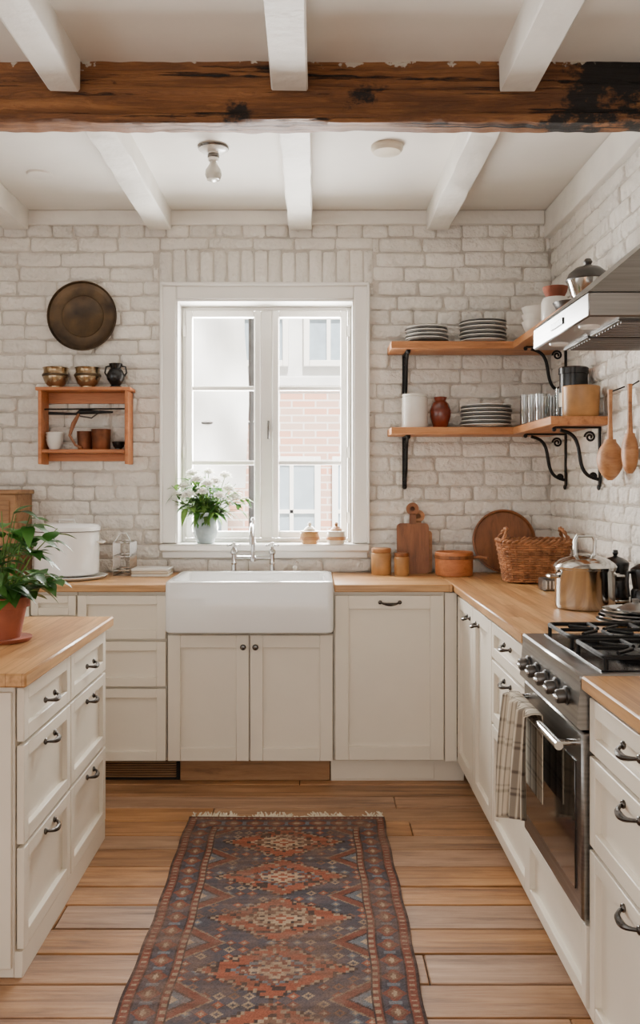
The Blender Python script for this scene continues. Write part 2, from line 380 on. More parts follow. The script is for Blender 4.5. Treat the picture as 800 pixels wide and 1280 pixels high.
# ---------------------------------------------------------------- window
w=MB('window_1'); T=M_trim
def frame(mb,x0,x1,z0,z1,y0,y1,wd,mat,b=.004):
    mb.box(x0,x0+wd,y0,y1,z0,z1,mat,b); mb.box(x1-wd,x1,y0,y1,z0,z1,mat,b)
    mb.box(x0+wd,x1-wd,y0,y1,z1-wd,z1,mat,b); mb.box(x0+wd,x1-wd,y0,y1,z0,z0+wd,mat,b)
w.box(-.79,-.715,YB-.035,YB,1.072,2.415,T,.006); w.box(.21,.282,YB-.035,YB,1.072,2.415,T,.006); w.box(-.715,.21,YB-.035,YB,2.345,2.415,T,.006)
w.box(-.80,-.785,YB-.05,YB-.0,1.072,2.425,T,.004); w.box(.277,.292,YB-.05,YB,1.072,2.425,T,.004); w.box(-.80,.292,YB-.05,YB,2.412,2.43,T,.004)
w.box(-.719,-.708,YB-.03,YB+.2,1.07,2.345,T,.002); w.box(.203,.214,YB-.03,YB+.2,1.07,2.345,T,.002); w.box(-.708,.203,YB-.03,YB+.2,2.333,2.345,T,.002)
w.box(-.80,.292,YB-.07,YB+.2,1.031,1.069,T,.008)
w.box(-.79,.282,YB-.03,YB-.002,.995,1.03,T,.004)
frame(w,-.708,.203,1.07,2.333,YB+.12,YB+.18,.02,T)
w.box(-.285,-.22,YB+.112,YB+.18,1.09,2.313,T,.006)
for a,b in((-.686,-.283),(-.222,.181)):
    frame(w,a,b,1.092,2.312,YB+.10,YB+.145,.036,T,.006)
    for z in(1.495,1.895): w.box(a+.036,b-.036,YB+.108,YB+.14,z-.012,z+.012,T,.005)
    w.add([(a+.034,YB+.125,1.12),(b-.034,YB+.125,1.12),(b-.034,YB+.125,2.28),(a+.034,YB+.125,2.28)],[[0,1,2,3]],M_glass)
w.box(-.247,-.236,YB+.085,YB+.112,1.66,1.72,M_pewter,.002); w.tube([(-.241,YB+.085,1.70),(-.241,YB+.06,1.70),(-.241,YB+.06,1.62)],.006,M_pewter)
for z in(1.2,1.55,2.2):
    w.box(-.70,-.684,YB+.092,YB+.102,z-.03,z+.03,M_trim,.002); w.box(.18,.196,YB+.092,YB+.102,z-.03,z+.03,M_trim,.002)
w.finish()
w=MB('window_2'); 
def fr2(y0,y1,z0,z1,wd):
    for a,b,c,d in((y0,y0+wd,z0,z1),(y1-wd,y1,z0,z1),(y0,y1,z0,z0+wd),(y0,y1,z1-wd,z1)): w.box(XL-.12,XL-.06,a,b,c,d,T,.003)
fr2(.4,3.4,.95,2.45,.05)
for yy in(1.15,1.9,2.65): w.box(XL-.12,XL-.06,yy-.03,yy+.03,1,2.4,T,.003)
w.finish()
# ---------------------------------------------------------------- cabinets
MBK=Matrix(((1,0,0,0),(0,0,-1,4.13),(0,1,0,0),(0,0,0,1)))    # u,v,w -> X,Z,-Y
MRT=Matrix(((0,0,-1,.68),(1,0,0,0),(0,1,0,0),(0,0,0,1)))
MIS=Matrix(((0,0,1,-.83),(1,0,0,0),(0,1,0,0),(0,0,0,1)))
def shaker(mb,M,u0,u1,v0,v1,rail=.052,mat=None):
    mat=mat or M_cab; g=.003; u0+=g;u1-=g;v0+=g;v1-=g; th=.021; b=.0018
    mb.box(u0,u0+rail,v0,v1,0,th,mat,b,M=M); mb.box(u1-rail,u1,v0,v1,0,th,mat,b,M=M)
    mb.box(u0+rail,u1-rail,v1-rail,v1,0,th,mat,b,M=M); mb.box(u0+rail,u1-rail,v0,v0+rail,0,th,mat,b,M=M)
    mb.box(u0+rail-.002,u1-rail+.002,v0+rail-.002,v1-rail+.002,-.004,.005,mat,.001,M=M)
def bow(mb,M,u,v,l=.046,w0=.021,mat=None):
    mat=mat or M_pewter; pts=[];rs=[]
    for i in range(13):
        t=-1+2*i/12; a=l*t; h=w0+.004+.022*(1-abs(t)**3); d=-.007*(1-t*t)
        pts.append((u+a,v+d,h)); rs.append(.0042+.0040*(1-t*t)**2)
    mb.tube(pts,rs,mat,8,M=M)
    for sg in(-1,1): mb.sphere((u+sg*l,v,w0+.003),.010,mat,10,sz=.6,M=M)
def knob(mb,M,u,v,w0=.021,mat=None):
    mat=mat or M_pewter
    mb.lathe([(.0,0),(.008,0),(.005,.004),(.005,.012),(.012,.016),(.014,.022),(.010,.027),(0,.029)],(u,v,w0),mat,16,M=M)
ZK=.107; ZT=.885
def unit(name,u0,u1,M,cuts,rail=.045,z0=ZK,end=.54):
    mb=MB(name)
    mb.box(u0+.001,u1-.001,z0,ZT-.001,-end,-.004,M_cab,.001,M=M)
    for a,b,hz in cuts:
        shaker(mb,M,u0,u1,a,b,rail)
        if hz: bow(mb,M,(u0+u1)/2,hz)
    return mb
unit('drawer_cabinet',-1.086,-.675,MBK,[(.666,.872,None),(.448,.660,None),(.107,.444,None)],.042).finish()
unit('drawer_cabinet',-1.30,-1.088,MBK,[(.775,.872,None),(.107,.77,None)],.035).finish()
unit('drawer_cabinet',-1.72,-1.302,MBK,[(.666,.872,None),(.107,.66,None)],.045).finish()
unit('drawer_cabinet',-2.585,-1.722,MBK,[(.666,.872,None),(.107,.66,None)],.045).finish()
m=MB('sink_cabinet'); m.box(-.673,.091,ZK,.69,-.54,-.004,M_cab,.001,M=MBK)
shaker(m,MBK,-.672,-.294,ZK,.69,.058); shaker(m,MBK,-.294,.09,ZK,.69,.058)
knob(m,MBK,-.322,.635); knob(m,MBK,-.266,.635); m.finish()
m=MB('dishwasher_cabinet'); m.box(.093,.655,ZK,ZT-.001,-.54,-.004,M_cab,.001,M=MBK); shaker(m,MBK,.096,.60,ZK+.004,.872,.062)
bow(m,MBK,.35,.838,.045); m.box(.603,.658,ZK,ZT-.003,-.004,.018,M_cab,.001,M=MBK); m.finish()
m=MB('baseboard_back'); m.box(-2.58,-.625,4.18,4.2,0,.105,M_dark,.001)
for i in range(8): m.box(-1.9,-.64,4.172,4.181,.016+i*.011,.021+i*.011,M_plinthw,.001)
m.box(-.62,.075,4.165,4.185,.002,.105,M_plinthw,.002); m.box(.08,.70,4.168,4.188,.0,.105,M_cab,.002); m.box(.08,.56,4.162,4.168,.012,.098,M_cab,.002); m.finish()
def unitR(name,y0,y1,cuts,rail=.045):
    mb=MB(name); mb.box(y0+.001,y1-.001,ZK,ZT-.001,-.545,-.004,M_cab,.001,M=MRT)
    for a,b,hz in cuts:
        shaker(mb,MRT,y0,y1,a,b,rail)
        if hz: bow(mb,MRT,(y0+y1)/2,hz,.048)
    return mb
m=unitR('door_cabinet',3.715,4.105,[(ZK,.872,None)],.055); bow(m,MRT,3.80,.815,.032); m.finish()
m=unitR('door_cabinet',3.322,3.713,[(ZK,.872,None)],.055); bow(m,MRT,3.60,.815,.032); m.finish()
unitR('drawer_cabinet',2.757,3.32,[(.738,.872,.825),(.50,.733,.70),(ZK,.495,.465)],.04).finish()
unitR('drawer_cabinet',1.56,2.143,[(.738,.872,.825),(.515,.733,.70),(ZK,.51,.48)],.04).finish()
unitR('drawer_cabinet',.95,1.558,[(.738,.872,.825),(.515,.733,.70),(ZK,.51,.48)],.04).finish()
m=MB('baseboard_right'); m.box(.715,.735,.95,4.1,0,.105,M_cab,.002); m.finish()
# countertops
m=MB('countertop'); z0,z1=.886,.92
m.box(XL+.01,-.676,4.097,YB-.016,z0,z1,M_btX,.004); m.box(-.675,.094,4.552,YB-.016,z0,z1,M_btX,.004); m.box(.095,.638,4.097,YB-.016,z0,z1,M_btX,.004)
m.box(.64,XR-.016,2.757,YB-.016,z0,z1,M_btY,.004); m.box(.64,XR-.016,.95,2.143,z0,z1,M_btY,.004); m.finish(True)
# sink
m=MB('farmhouse_sink'); x0,x1,y0,y1=-.671,.09,4.035,4.548; L_=[]
for ins,z in((.012,.706),(.004,.71),(0,.72),(0,.928),(.003,.937),(.010,.941),(.034,.941),(.041,.936),(.046,.92),(.052,.78),(.07,.755),(.10,.748)):
    L_.append(rrect(x0+ins,x1-ins,y0+ins,y1-ins,max(.028-ins*.1,.02),z,6))
m.loft(L_,M_porc); m.lathe([(0,0),(.04,0),(.042,.003),(.02,.002),(0,.001)],(-.29,4.3,.748),M_chrome,24); m.finish()
# faucet
m=MB('bridge_faucet'); C=M_chrome; yf=4.588
for x in(-.408,-.212):
    m.lathe([(0,0),(.026,0),(.026,.006),(.014,.014),(.012,.05),(.016,.055),(.012,.06),(.012,.10),(.018,.105),(.018,.12),(.012,.13),(.008,.14),(0,.142)],(x,yf,.92),C,20)
    for a in range(4):
        th=a*PI/2+.4; m.tube([(x,yf,1.068),(x+.030*math.cos(th),yf+.030*math.sin(th),1.068)],.0045,C); m.sphere((x+.031*math.cos(th),yf+.031*math.sin(th),1.068),.007,C,10)
    m.sphere((x,yf,1.072),.013,M_white,12)
m.tube([(-.408,yf,1.005),(-.212,yf,1.005)],.009,C)
m.lathe([(0,0),(.016,0),(.016,.02),(.011,.03),(.011,.09),(.015,.095),(.011,.10),(.010,.14)],(-.31,yf,.985),C,20)
pts=[(-.31,yf,1.09)]
for i in range(13):
    a=PI*i/12*1.02; pts.append((-.31,yf-.07+.07*math.cos(a),1.11+.065*math.sin(a)))
pts.append((-.31,yf-.14,1.08)); m.tube(pts,.0095,C,10); m.sphere((-.31,yf,1.20),.010,C,12); m.tube([(-.31,yf,1.12),(-.31,yf,1.20)],.007,C); m.finish()
m=MB('sink_plug'); m.lathe([(0,0),(.018,0),(.02,.006),(.012,.012),(.006,.016),(.012,.026),(.014,.034),(.008,.042),(0,.044)],(-.095,4.59,.92),M_white,20); m.tube([(-.095,4.59,.96),(-.095,4.59,.975),(-.085,4.595,.985),(-.078,4.60,.975)],.002,M_chrome,6); m.finish()
# ---------------------------------------------------------------- island
m=MB('kitchen_island'); m.box(-1.52,-.834,2.50,3.49,.0,.82,M_cab,.003)
m.box(-1.54,-.785,2.447,3.52,.822,.86,M_btY,.005)
for a,b in((2.502,2.985),(2.989,3.488)):
    for c,d,h in((.655,.812,.73),(.368,.65,.605),(.075,.363,.335)):
        shaker(m,MIS,a,b,c,d,.04); bow(m,MIS,(a+b)/2,h,.048)
m.box(-.836,-.812,2.50,3.49,.0,.073,M_cab,.002)
m.box(-1.50,-.84,2.488,2.5,.03,.80,M_cab,.002); m.finish()
# plant on island
def leaf(mb,base,d,L,W,mat,droop=.3,fold=.25,n=6):
    d=Vector(d).normalized(); side=d.cross(Vector((0,0,1)))
    if side.length<.1: side=Vector((1,0,0))
    side.normalize(); up=side.cross(d).normalized(); vs=[]
    for i in range(n+1):
        t=i/n; p=Vector(base)+d*L*t+Vector((0,0,-droop*L*t*t)); wd=W*.5*math.sin(PI*min(1,t**.75*.97+.03))
        vs+=[p-side*wd+up*wd*fold,p-up*0,p+side*wd+up*wd*fold]
    fs=[]
    for i in range(n):
        o=i*3; fs+=[[o,o+1,o+4,o+3],[o+1,o+2,o+5,o+4]]
    mb.add(vs,fs,mat)
m=MB('potted_plant'); px,py,pz=-1.03,2.97,.86
m.lathe([(0,0),(.085,0),(.092,.006),(.094,.014),(.06,.012),(.0,.010)],(px,py,pz),M_terra,32)
m.lathe([(0,.0),(.056,.0),(.076,.10),(.086,.102),(.088,.135),(.080,.137),(.074,.118),(0,.118)],(px,py,pz+.012),M_terra,32)
m.lathe([(0,0),(.073,0),(.0,.006)],(px,py,pz+.128),M_soil,24)
for k in range(40):
    a=R(0,2*PI); el=R(.1,1.5); r=R(.10,.20) if el<.9 else R(.16,.32); d=Vector((math.cos(a)*math.cos(el),math.sin(a)*math.cos(el),math.sin(el)))
    b0=Vector((px+R(-.03,.03),py+R(-.03,.03),pz+.135)); tip=b0+d*r; mid=(b0+tip)/2+Vector((0,0,.03))
    m.tube([b0,mid,tip],[.003,.0022,.0015],M_leafl,5)
    for q in range(4):
        aa=a+R(-1.4,1.4); e2=R(-.2,.7); leaf(m,tip-d*R(0,.09),(math.cos(aa),math.sin(aa),e2),R(.07,.11),R(.045,.068),M_leaf,R(.1,.7),.2,7)
m.finish()
# ---------------------------------------------------------------- range cooker
m=MB('range_cooker'); Y0,Y1=2.15,2.75; S=M_steel
m.box(.70,1.225,Y0,Y1,.10,.895,M_steeld,.003); m.box(.64,1.225,Y0,Y1,.897,.922,S,.005)
pr=[(.642,.905),(.632,.795),(.64,.788),(.71,.788),(.71,.905)]
m.loft([[(x,Y0+.001,z) for x,z in pr],[(x,Y1-.001,z) for x,z in pr]],S)
for i in range(5):
    yk=Y0+.10+i*.10; Mk=Matrix.Translation((.637,yk,.848))@Matrix.Rotation(-PI/2-.09,4,'Y')
    m.lathe([(0,0),(.024,0),(.024,.005),(.018,.008),(.018,.026),(.015,.03),(0,.031)],(0,0,0),M_steeld,20,M=Mk); m.box(-.003,.003,-.016,.016,.026,.034,M_chrome,.001,M=Mk)
m.box(.645,.70,Y0+.004,Y1-.004,.325,.78,S,.006); m.box(.641,.647,Y0+.05,Y1-.05,.385,.70,M_glassblk,.002)
m.tube([(.597,Y0+.03,.742),(.597,Y1-.03,.742)],.011,M_steelp,12)
for yy in(Y0+.06,Y1-.06): m.tube([(.597,yy,.742),(.65,yy,.742)],.008,M_steelp,10)
m.box(.679,.70,Y0,Y1,.11,.32,M_cab,.002); shaker(m,Matrix.Translation((-.005,0,0))@MRT,Y0,Y1,.115,.318,.035)
m.box(.70,1.20,Y0+.03,Y1-.03,.922,.926,M_black,.003)
for gx in(.83,1.08):
    for gy in(Y0+.155,Y1-.155):
        m.lathe([(0,0),(.048,0),(.05,.008),(.036,.012),(.036,.018),(0,.02)],(gx,gy,.926),M_iron,24)
        for k in range(8):
            a=k*PI/4; r0=.022; r1=.115 if k%2==0 else .10
            m.tube([(gx+r0*math.cos(a),gy+r0*math.sin(a),.957),(gx+r1*math.cos(a),gy+r1*math.sin(a),.957)],.0055,M_iron,6)
for gy in(Y0+.155,Y1-.155):
    loop=[(x,y,.955) for x,y,_ in rrect(.71,1.20,gy-.12,gy+.12,.02,0,3)]; m.tube(loop,.0065,M_iron,6,closed=True)
    m.tube([(.955,gy-.12,.955),(.955,gy+.12,.955)],.006,M_iron,6)
    for x in(.715,.955,1.195):
        for y in(gy-.115,gy+.115): m.tube([(x,y,.925),(x,y,.955)],.006,M_iron,6)
m.finish()
# towel
M_towel=attrcol('towel_cloth',.95,700,.3)
def towel(name,ya,yb,zbot,zbk,xb):
    zt=.758; 
    def pos(u,v):
        lf=zt-zbot-.09*u; lb=zt-zbk; tot=lf+.035+lb; s=v*tot
        k=min(1,s/lf)
        yy=yb-(yb-ya)*(u*(1.0)+.06*math.sin(u*9)*(1-k)); fa=.015*(1-.5*k)
        fold=fa*math.sin(u*19+.8+.6*math.sin(s*5))+.4*fa*math.sin(u*37+s*4)
        if s<lf: return (xb-.021-.014*(1-k)-fold-(.006*math.sin(s*8)),yy+.008*math.sin(s*9+u*3),zt-lf+s)
        if s<lf+.035:
            a=(s-lf)/.035*PI; return (xb-.0165*math.cos(a)-fold*.3*(1-(s-lf)/.035),yy,zt+.004*math.sin(a))
        return (xb+.0165,yy,zt-(s-lf-.035))
    def col(u,v):
        a=(u*4.2)%1; b=(v*9)%1; base=np.array(srgb((202,190,170))[:3]); dk=np.array(srgb((74,62,56))[:3])
        k=0
        if a<.18: k+=.65
        if .24<a<.30 or .62<a<.67: k+=.7
        if .78<a<.9: k+=.4
        if b<.12: k+=.3
        if .3<b<.34: k+=.3
        c=base*(1-min(k,.9))+dk*min(k,.9); return (c[0],c[1],c[2],1)
    return gridobj(name,110,130,pos,col,M_towel,.003)
towel('dish_towel',2.40,2.67,.39,.52,.597)
# hood
m=MB('range_hood'); hx0,hx1,hy0,hy1=.675,XR-.016,2.20,2.75
m.box(hx0,hx1,hy0,hy1,1.79,1.852,S,.004)
A=[(hx0,hy0,1.852),(hx1,hy0,1.852),(hx1,hy1,1.852),(hx0,hy1,1.852)]; B=[(1.0,2.33,2.12),(hx1,2.33,2.12),(hx1,2.62,2.12),(1.0,2.62,2.12)]
m.loft([A,B],S); m.box(1.0,hx1,2.33,2.62,2.12,ZC-.002,S,.003)
for a,b in((2.23,2.465),(2.485,2.72)):
    m.box(.76,1.20,a,b,1.784,1.791,M_steeld,.002)
    for k in range(9): m.box(.77,1.19,a+.012+k*.024,a+.02+k*.024,1.781,1.785,S,.001)
for y in(2.33,2.62): m.lathe([(0,0),(.026,0),(.028,.006),(0,.007)],(.717,y,1.785),M_white,20)
m.box(.671,.676,2.42,2.54,1.812,1.83,M_black,.001); m.finish()
# ---------------------------------------------------------------- shelves + brackets
def bracket(M):
    mb=MB('shelf_bracket')
    mb.box(0,.008,-.012,.012,-.26,-.0005,M_iron,.002,M=M); mb.box(0,.20,-.011,.011,-.0085,-.0005,M_iron,.002,M=M)
    pts=[];rs=[]
    for i in range(25):
        t=i/24; x=.008+.165*t+.018*math.sin(t*2*PI); z=-.228+.213*t+.022*math.sin(t*2*PI+PI)*1.0
        pts.append((x,0,z)); rs.append(.0085-.002*abs(t-.5))
    mb.tube(pts,rs,M_iron,8,M=M)
    for cx,cz,r in((.045,-.045,.024),(.03,-.215,.016)):
        sp=[(cx+r*(1-k/30)*math.cos(k*.42),0,cz+r*(1-k/30)*math.sin(k*.42)) for k in range(26)]; mb.tube(sp,.005,M_iron,6,M=M)
    mb.sphere((.008,0,-.262),.013,M_iron,10,sx=.6,M=M); mb.sphere((.20,0,-.012),.010,M_iron,10,M=M); mb.finish()
def MBRb(x,z): return Matrix(((0,1,0,x),(-1,0,0,YB-.014),(0,0,1,z),(0,0,0,1)))
def MBRr(y,z): return Matrix(((-1,0,0,XR-.014),(0,1,0,y),(0,0,1,z),(0,0,0,1)))
ZU,ZL=2.055,1.628; TH=.036
for zz,ye,brs,nm in((ZU,3.34,(4.38,),'plate_shelf'),(ZL,3.74,(4.38,3.86),'crockery_shelf')):
    m=MB(nm); m.box(.385,XR-.016,4.45,YB-.016,zz,zz+TH,M_shelf,.003); m.finish(); bracket(MBRb(.475,zz))
    m=MB(nm.replace('shelf','side_shelf')); m.box(.99,XR-.016,ye,4.448,zz,zz+TH,M_shelfY,.003); m.finish()
    for yy in brs: bracket(MBRr(yy,zz))
TU,TL=ZU+TH,ZL+TH
def plates(name,x,y,z,r,n,mat,h=.009,mat2=None):
    m=MB(name)
    for i in range(n):
        mm=mat2 if (mat2 and i%2) else mat; rr=r*R(.97,1.02)
        m.lathe([(0,0),(rr*.55,0),(rr*.62,.004),(rr,.014),(rr*1.0,.018),(rr*.95,.018),(rr*.6,.007),(0,.006)],(x+R(-.003,.003),y+R(-.003,.003),z+i*h),mm,36)
    return m.finish()
def cuplike(name,x,y,z,prof,mat,seg=32):
    m=MB(name); m.lathe(prof,(x,y,z),mat,seg); return m.finish()
def bowlp(r,h,th=.005,foot=.5): return [(0,0),(r*foot,0),(r*foot,.006),(r*.8,h*.4),(r,h),(r-th,h),(r*.78-th,h*.42),(r*foot*.8,.012),(0,.010)]
plates('grey_plate_stack',.575,4.56,TU,.108,8,M_dplate,.0095,M_white)
plates('bowl_stack',.862,4.56,TU,.118,10,M_white,.0105,M_dplate)
m=MB('white_bowl_stack')
for i in range(3): m.lathe(bowlp(.082,.07),(1.085,4.32,TU+i*.034),M_white,32)
m.finish()
m=MB('ceramic_crock'); m.lathe([(0,0),(.056,0),(.060,.01),(.060,.085),(.054,.10),(.05,.105),(.045,.1),(0,.095)],(1.06,3.93,TU),M_white,28)
m.lathe([(0,.0),(.035,.0),(.05,.028),(.055,.05),(.05,.05),(.03,.02),(0,.015)],(1.06,3.93,TU+.102),M_terra,28); m.finish()
m=MB('glass_tureen'); m.lathe(bowlp(.082,.095,.004,.55),(1.09,3.56,TU),M_steelp,32)
m.lathe([(.084,0),(.086,.004),(.074,.03),(.048,.052),(.02,.060),(.012,.066),(.018,.076),(.012,.088),(0,.09)],(1.09,3.56,TU+.095),M_steeld,32); m.finish()
cuplike('shallow_bowl',1.085,3.76,TU,bowlp(.08,.05),M_steeld)
cuplike('white_canister',.515,4.56,TL,[(0,0),(.062,0),(.066,.006),(.066,.155),(.062,.16),(.066,.163),(.066,.172),(.02,.178),(0,.178)],M_white)
cuplike('red_vase',.645,4.56,TL,[(0,0),(.032,0),(.038,.01),(.052,.06),(.054,.09),(.042,.125),(.028,.14),(.034,.158),(.028,.16),(.022,.14),(0,.13)],M_redc)
plates('plate_stack',.875,4.55,TL,.128,11,M_white,.0098,M_dplate)
for i,(gx,gy) in enumerate([(1.04,4.36),(1.13,4.36),(1.05,4.26),(1.14,4.25),(1.06,4.15),(1.15,4.14)]):
    h=R(.13,.155); cuplike('drinking_glass',gx,gy,TL,[(0,0),(.030,0),(.033,.004),(.036,h),(.034,h),(.030,.01),(0,.009)],M_cup,24)
m=MB('stoneware_crock'); m.lathe([(0,0),(.068,0),(.076,.01),(.078,.115),(.08,.13),(.076,.134),(.07,.126),(.068,.02),(0,.018)],(1.142,3.83,TL),M_tan,36); m.finish()
m=MB('coffee_tin'); m.lathe([(0,0),(.06,0),(.062,.004),(.062,.205),(.066,.207),(.066,.232),(.06,.237),(0,.237)],(1.16,4.0,TL),M_black,32)
m.lathe([(.0625,.06),(.0632,.062),(.0632,.12),(.0625,.122)],(1.16,4.0,TL),M_creamc,32); m.finish()
# hanging utensils
def spoon(name,y,z,L,bx_,by_,mat,flat=.62):
    m=MB(name); X=XR-.020-bx_; M=Matrix.Translation((X,y,z))
    m.tube([(0,0,0),(0,0,-L*.3),(0,0,-L*.6)],[.010,.0085,.013],mat,8,M=M)
    loops=[]
    for i in range(15):
        t=i/14; k=math.sin(PI*min(1,max(.06,t)*.95+.03))**flat; zz=-L*.55-L*.45*t
        loops.append([(bx_*k*math.cos(a),by_*k*math.sin(a),zz) for a in [2*PI*j/14 for j in range(14)]])
    m.loft(loops,mat,M=M); m.tube([(0,0,-.01),(bx_+.006,0,.012)],.003,M_iron,6,M=M); m.finish()
spoon('wooden_ladle',3.56,1.755,.36,.052,.055,M_wood); spoon('wooden_spoon',3.40,1.76,.34,.030,.04,M_shelf,.4)
# ---------------------------------------------------------------- left wall decor
m=MB('wall_tray'); Mt=Matrix.Translation((-1.205,YB-.018,2.256))@Matrix.Rotation(PI/2,4,'X')
m.lathe([(0,0),(.15,0),(.172,.012),(.178,.026),(.182,.026),(.180,.016),(.155,.0055),(.148,.004),(.11,.005),(.108,.008),(.104,.005),(0,.005)],(0,0,0),M_bronze,64,M=Mt); m.finish()
m=MB('box_shelf'); X0,X1=-1.402,-.943; yf0,yf1=4.555,YB-.015
m.box(X0-.012,X1+.012,yf0-.006,yf1,1.857,1.875,M_box,.003); m.box(X0,X0+.018,yf0,yf1,1.482,1.857,M_box,.003); m.box(X1-.018,X1,yf0,yf1,1.482,1.857,M_box,.003)
m.box(X0+.018,X1-.018,yf0,yf1,1.54,1.558,M_box,.003); m.box(X0+.018,X1-.018,yf1-.012,yf1,1.80,1.857,M_box,.002)
m.box(X0+.018,X1-.018,yf1-.012,yf1,1.50,1.54,M_box,.002)
m.finish()
m=MB('hand_drill'); m.tube([(-1.36,4.60,1.745),(-1.22,4.60,1.74),(-1.20,4.60,1.752),(-1.03,4.60,1.75)],[.008,.006,.014,.005],M_iron,10)
m.tube([(-1.383,4.605,1.765),(-.962,4.605,1.768)],.004,M_iron)
m.tube([(-1.20,4.60,1.75),(-1.23,4.59,1.69),(-1.25,4.59,1.63),(-1.22,4.59,1.58),(-1.19,4.59,1.566)],[.007,.012,.007,.006,.008],M_walnut,10)
m.tube([(-1.1,4.60,1.75),(-1.14,4.60,1.72),(-1.2,4.60,1.73)],.004,M_steeld,8); m.finish()
for x in(-1.33,-1.165):
    m=MB('brass_bowl'); m.lathe([(0,0),(.034,0),(.034,.008),(.052,.022),(.064,.052),(.066,.066),(.060,.082),(.062,.098),(.066,.104),(.062,.106),(.056,.098),(.054,.08),(.058,.06),(.03,.02),(0,.018)],(x,4.62,1.875),M_brass,36)
    m.lathe([(.0665,.058),(.0685,.062),(.0685,.068),(.066,.072)],(x,4.62,1.875),M_bronze,36); m.finish()
m=MB('dark_jug'); m.lathe([(0,0),(.03,0),(.03,.008),(.024,.014),(.044,.045),(.048,.065),(.036,.09),(.026,.102),(.036,.125),(.033,.127),(.022,.104),(0,.1)],(-1.02,4.62,1.875),M_black,32)
for sg in(-1,1): m.tube([(-1.02+sg*.028,4.62,1.99),(-1.02+sg*.05,4.62,1.985),(-1.02+sg*.056,4.62,1.955),(-1.02+sg*.044,4.62,1.935)],.0045,M_black,8)
m.finish()
m=MB('stacked_cups')
for i in range(3): m.lathe(bowlp(.045,.055,.004,.6),(-1.335,4.62,1.558+i*.017),M_white,28)
m.finish()
cuplike('copper_cup',-1.095,4.62,1.558,[(0,0),(.042,0),(.046,.006),(.05,.10),(.052,.105),(.047,.105),(.042,.01),(0,.008)],M_copper)
cuplike('wooden_cup',-1.185,4.64,1.558,[(0,0),(.034,0),(.036,.006),(.04,.09),(.042,.095),(.037,.095),(.034,.01),(0,.008)],M_copper)
cuplike('dark_bowl',-1.003,4.61,1.558,bowlp(.034,.04),M_black)
# ---------------------------------------------------------------- window sill items
m=MB('flower_vase'); vx,vy,vz=-.567,4.70,1.07
m.lathe([(0,0),(.042,0),(.046,.006),(.062,.05),(.067,.085),(.060,.12),(.046,.142),(.052,.162),(.048,.162),(.042,.142),(.055,.11),(0,.09)],(vx,vy,vz),M_vase,40)
def bloom(tip,sc=1.0,tilt=(0,0)):
    for ring,(cnt,sp,L,W,dr) in enumerate(((7,1.1,.054,.048,.45),(7,.65,.052,.046,.2),(5,.3,.046,.038,.05))):
        for q in range(cnt):
            aa=q*2*PI/cnt+ring*.5+R(-.2,.2); leaf(m,tip,(math.cos(aa)*sp+tilt[0],math.sin(aa)*sp+tilt[1],.75),L*sc,W*sc,M_petal,dr,.7,5)
fl_=[(-.11,-.05,.31),(-.03,-.09,.34),(.06,-.07,.33),(.13,-.04,.29),(.0,-.11,.28),(.09,-.11,.26),(-.075,-.11,.26),(.16,-.02,.25),(-.15,-.03,.26),(.02,-.02,.38),(-.07,-.02,.37),(.11,-.02,.36),(.03,-.12,.32)]
for dx,dy,dz in fl_:
    tip=Vector((vx+dx*.92,vy+dy,vz+dz-.02)); b0=Vector((vx+dx*.15,vy,vz+.12)); m.tube([b0,(b0+tip)/2+Vector((dx*.08,0,.01)),tip],.0024,M_leafl,5); bloom(tip,R(.85,1.15),(dx*3,dy*4-.2))
for k in range(95):
    a=R(0,2*PI); el=R(.1,1.45); L=R(.08,.25)
    d=Vector((math.cos(a)*math.cos(el),math.sin(a)*math.cos(el)*.25-.05,math.sin(el))); b0=Vector((vx+R(-.025,.025),vy+R(-.02,.01),vz+.14)); tip=b0+d*L
    m.tube([b0,(b0+tip)/2+Vector((0,0,.012)),tip],.0018,M_leafl,5)
    for q in range(4):
        aa=a+R(-1.5,1.5); leaf(m,tip-d*R(0,.10),(math.cos(aa),math.sin(aa)*.35,R(-.3,.6)),R(.05,.08),R(.026,.04),M_leafl if q%2 else M_leaf,R(.2,.8))
m.finish()
for x,y in((-.02,4.67),(.118,4.67)):
    m=MB('candle_jar'); m.lathe([(0,0),(.038,0),(.048,.012),(.05,.045),(.046,.06),(.05,.066),(.046,.068),(0,.06)],(x,y,1.07),M_tan if x<0 else M_creamc,32)
    m.lathe([(.03,0),(.03,.012),(.018,.026),(.008,.03),(.010,.042),(.005,.05),(0,.05)],(x,y,1.132),M_wood if x>0 else M_creamc,24); m.lathe([(.0505,.02),(.052,.024),(.052,.034),(.0505,.038)],(x,y,1.07),M_wood,32); m.finish()
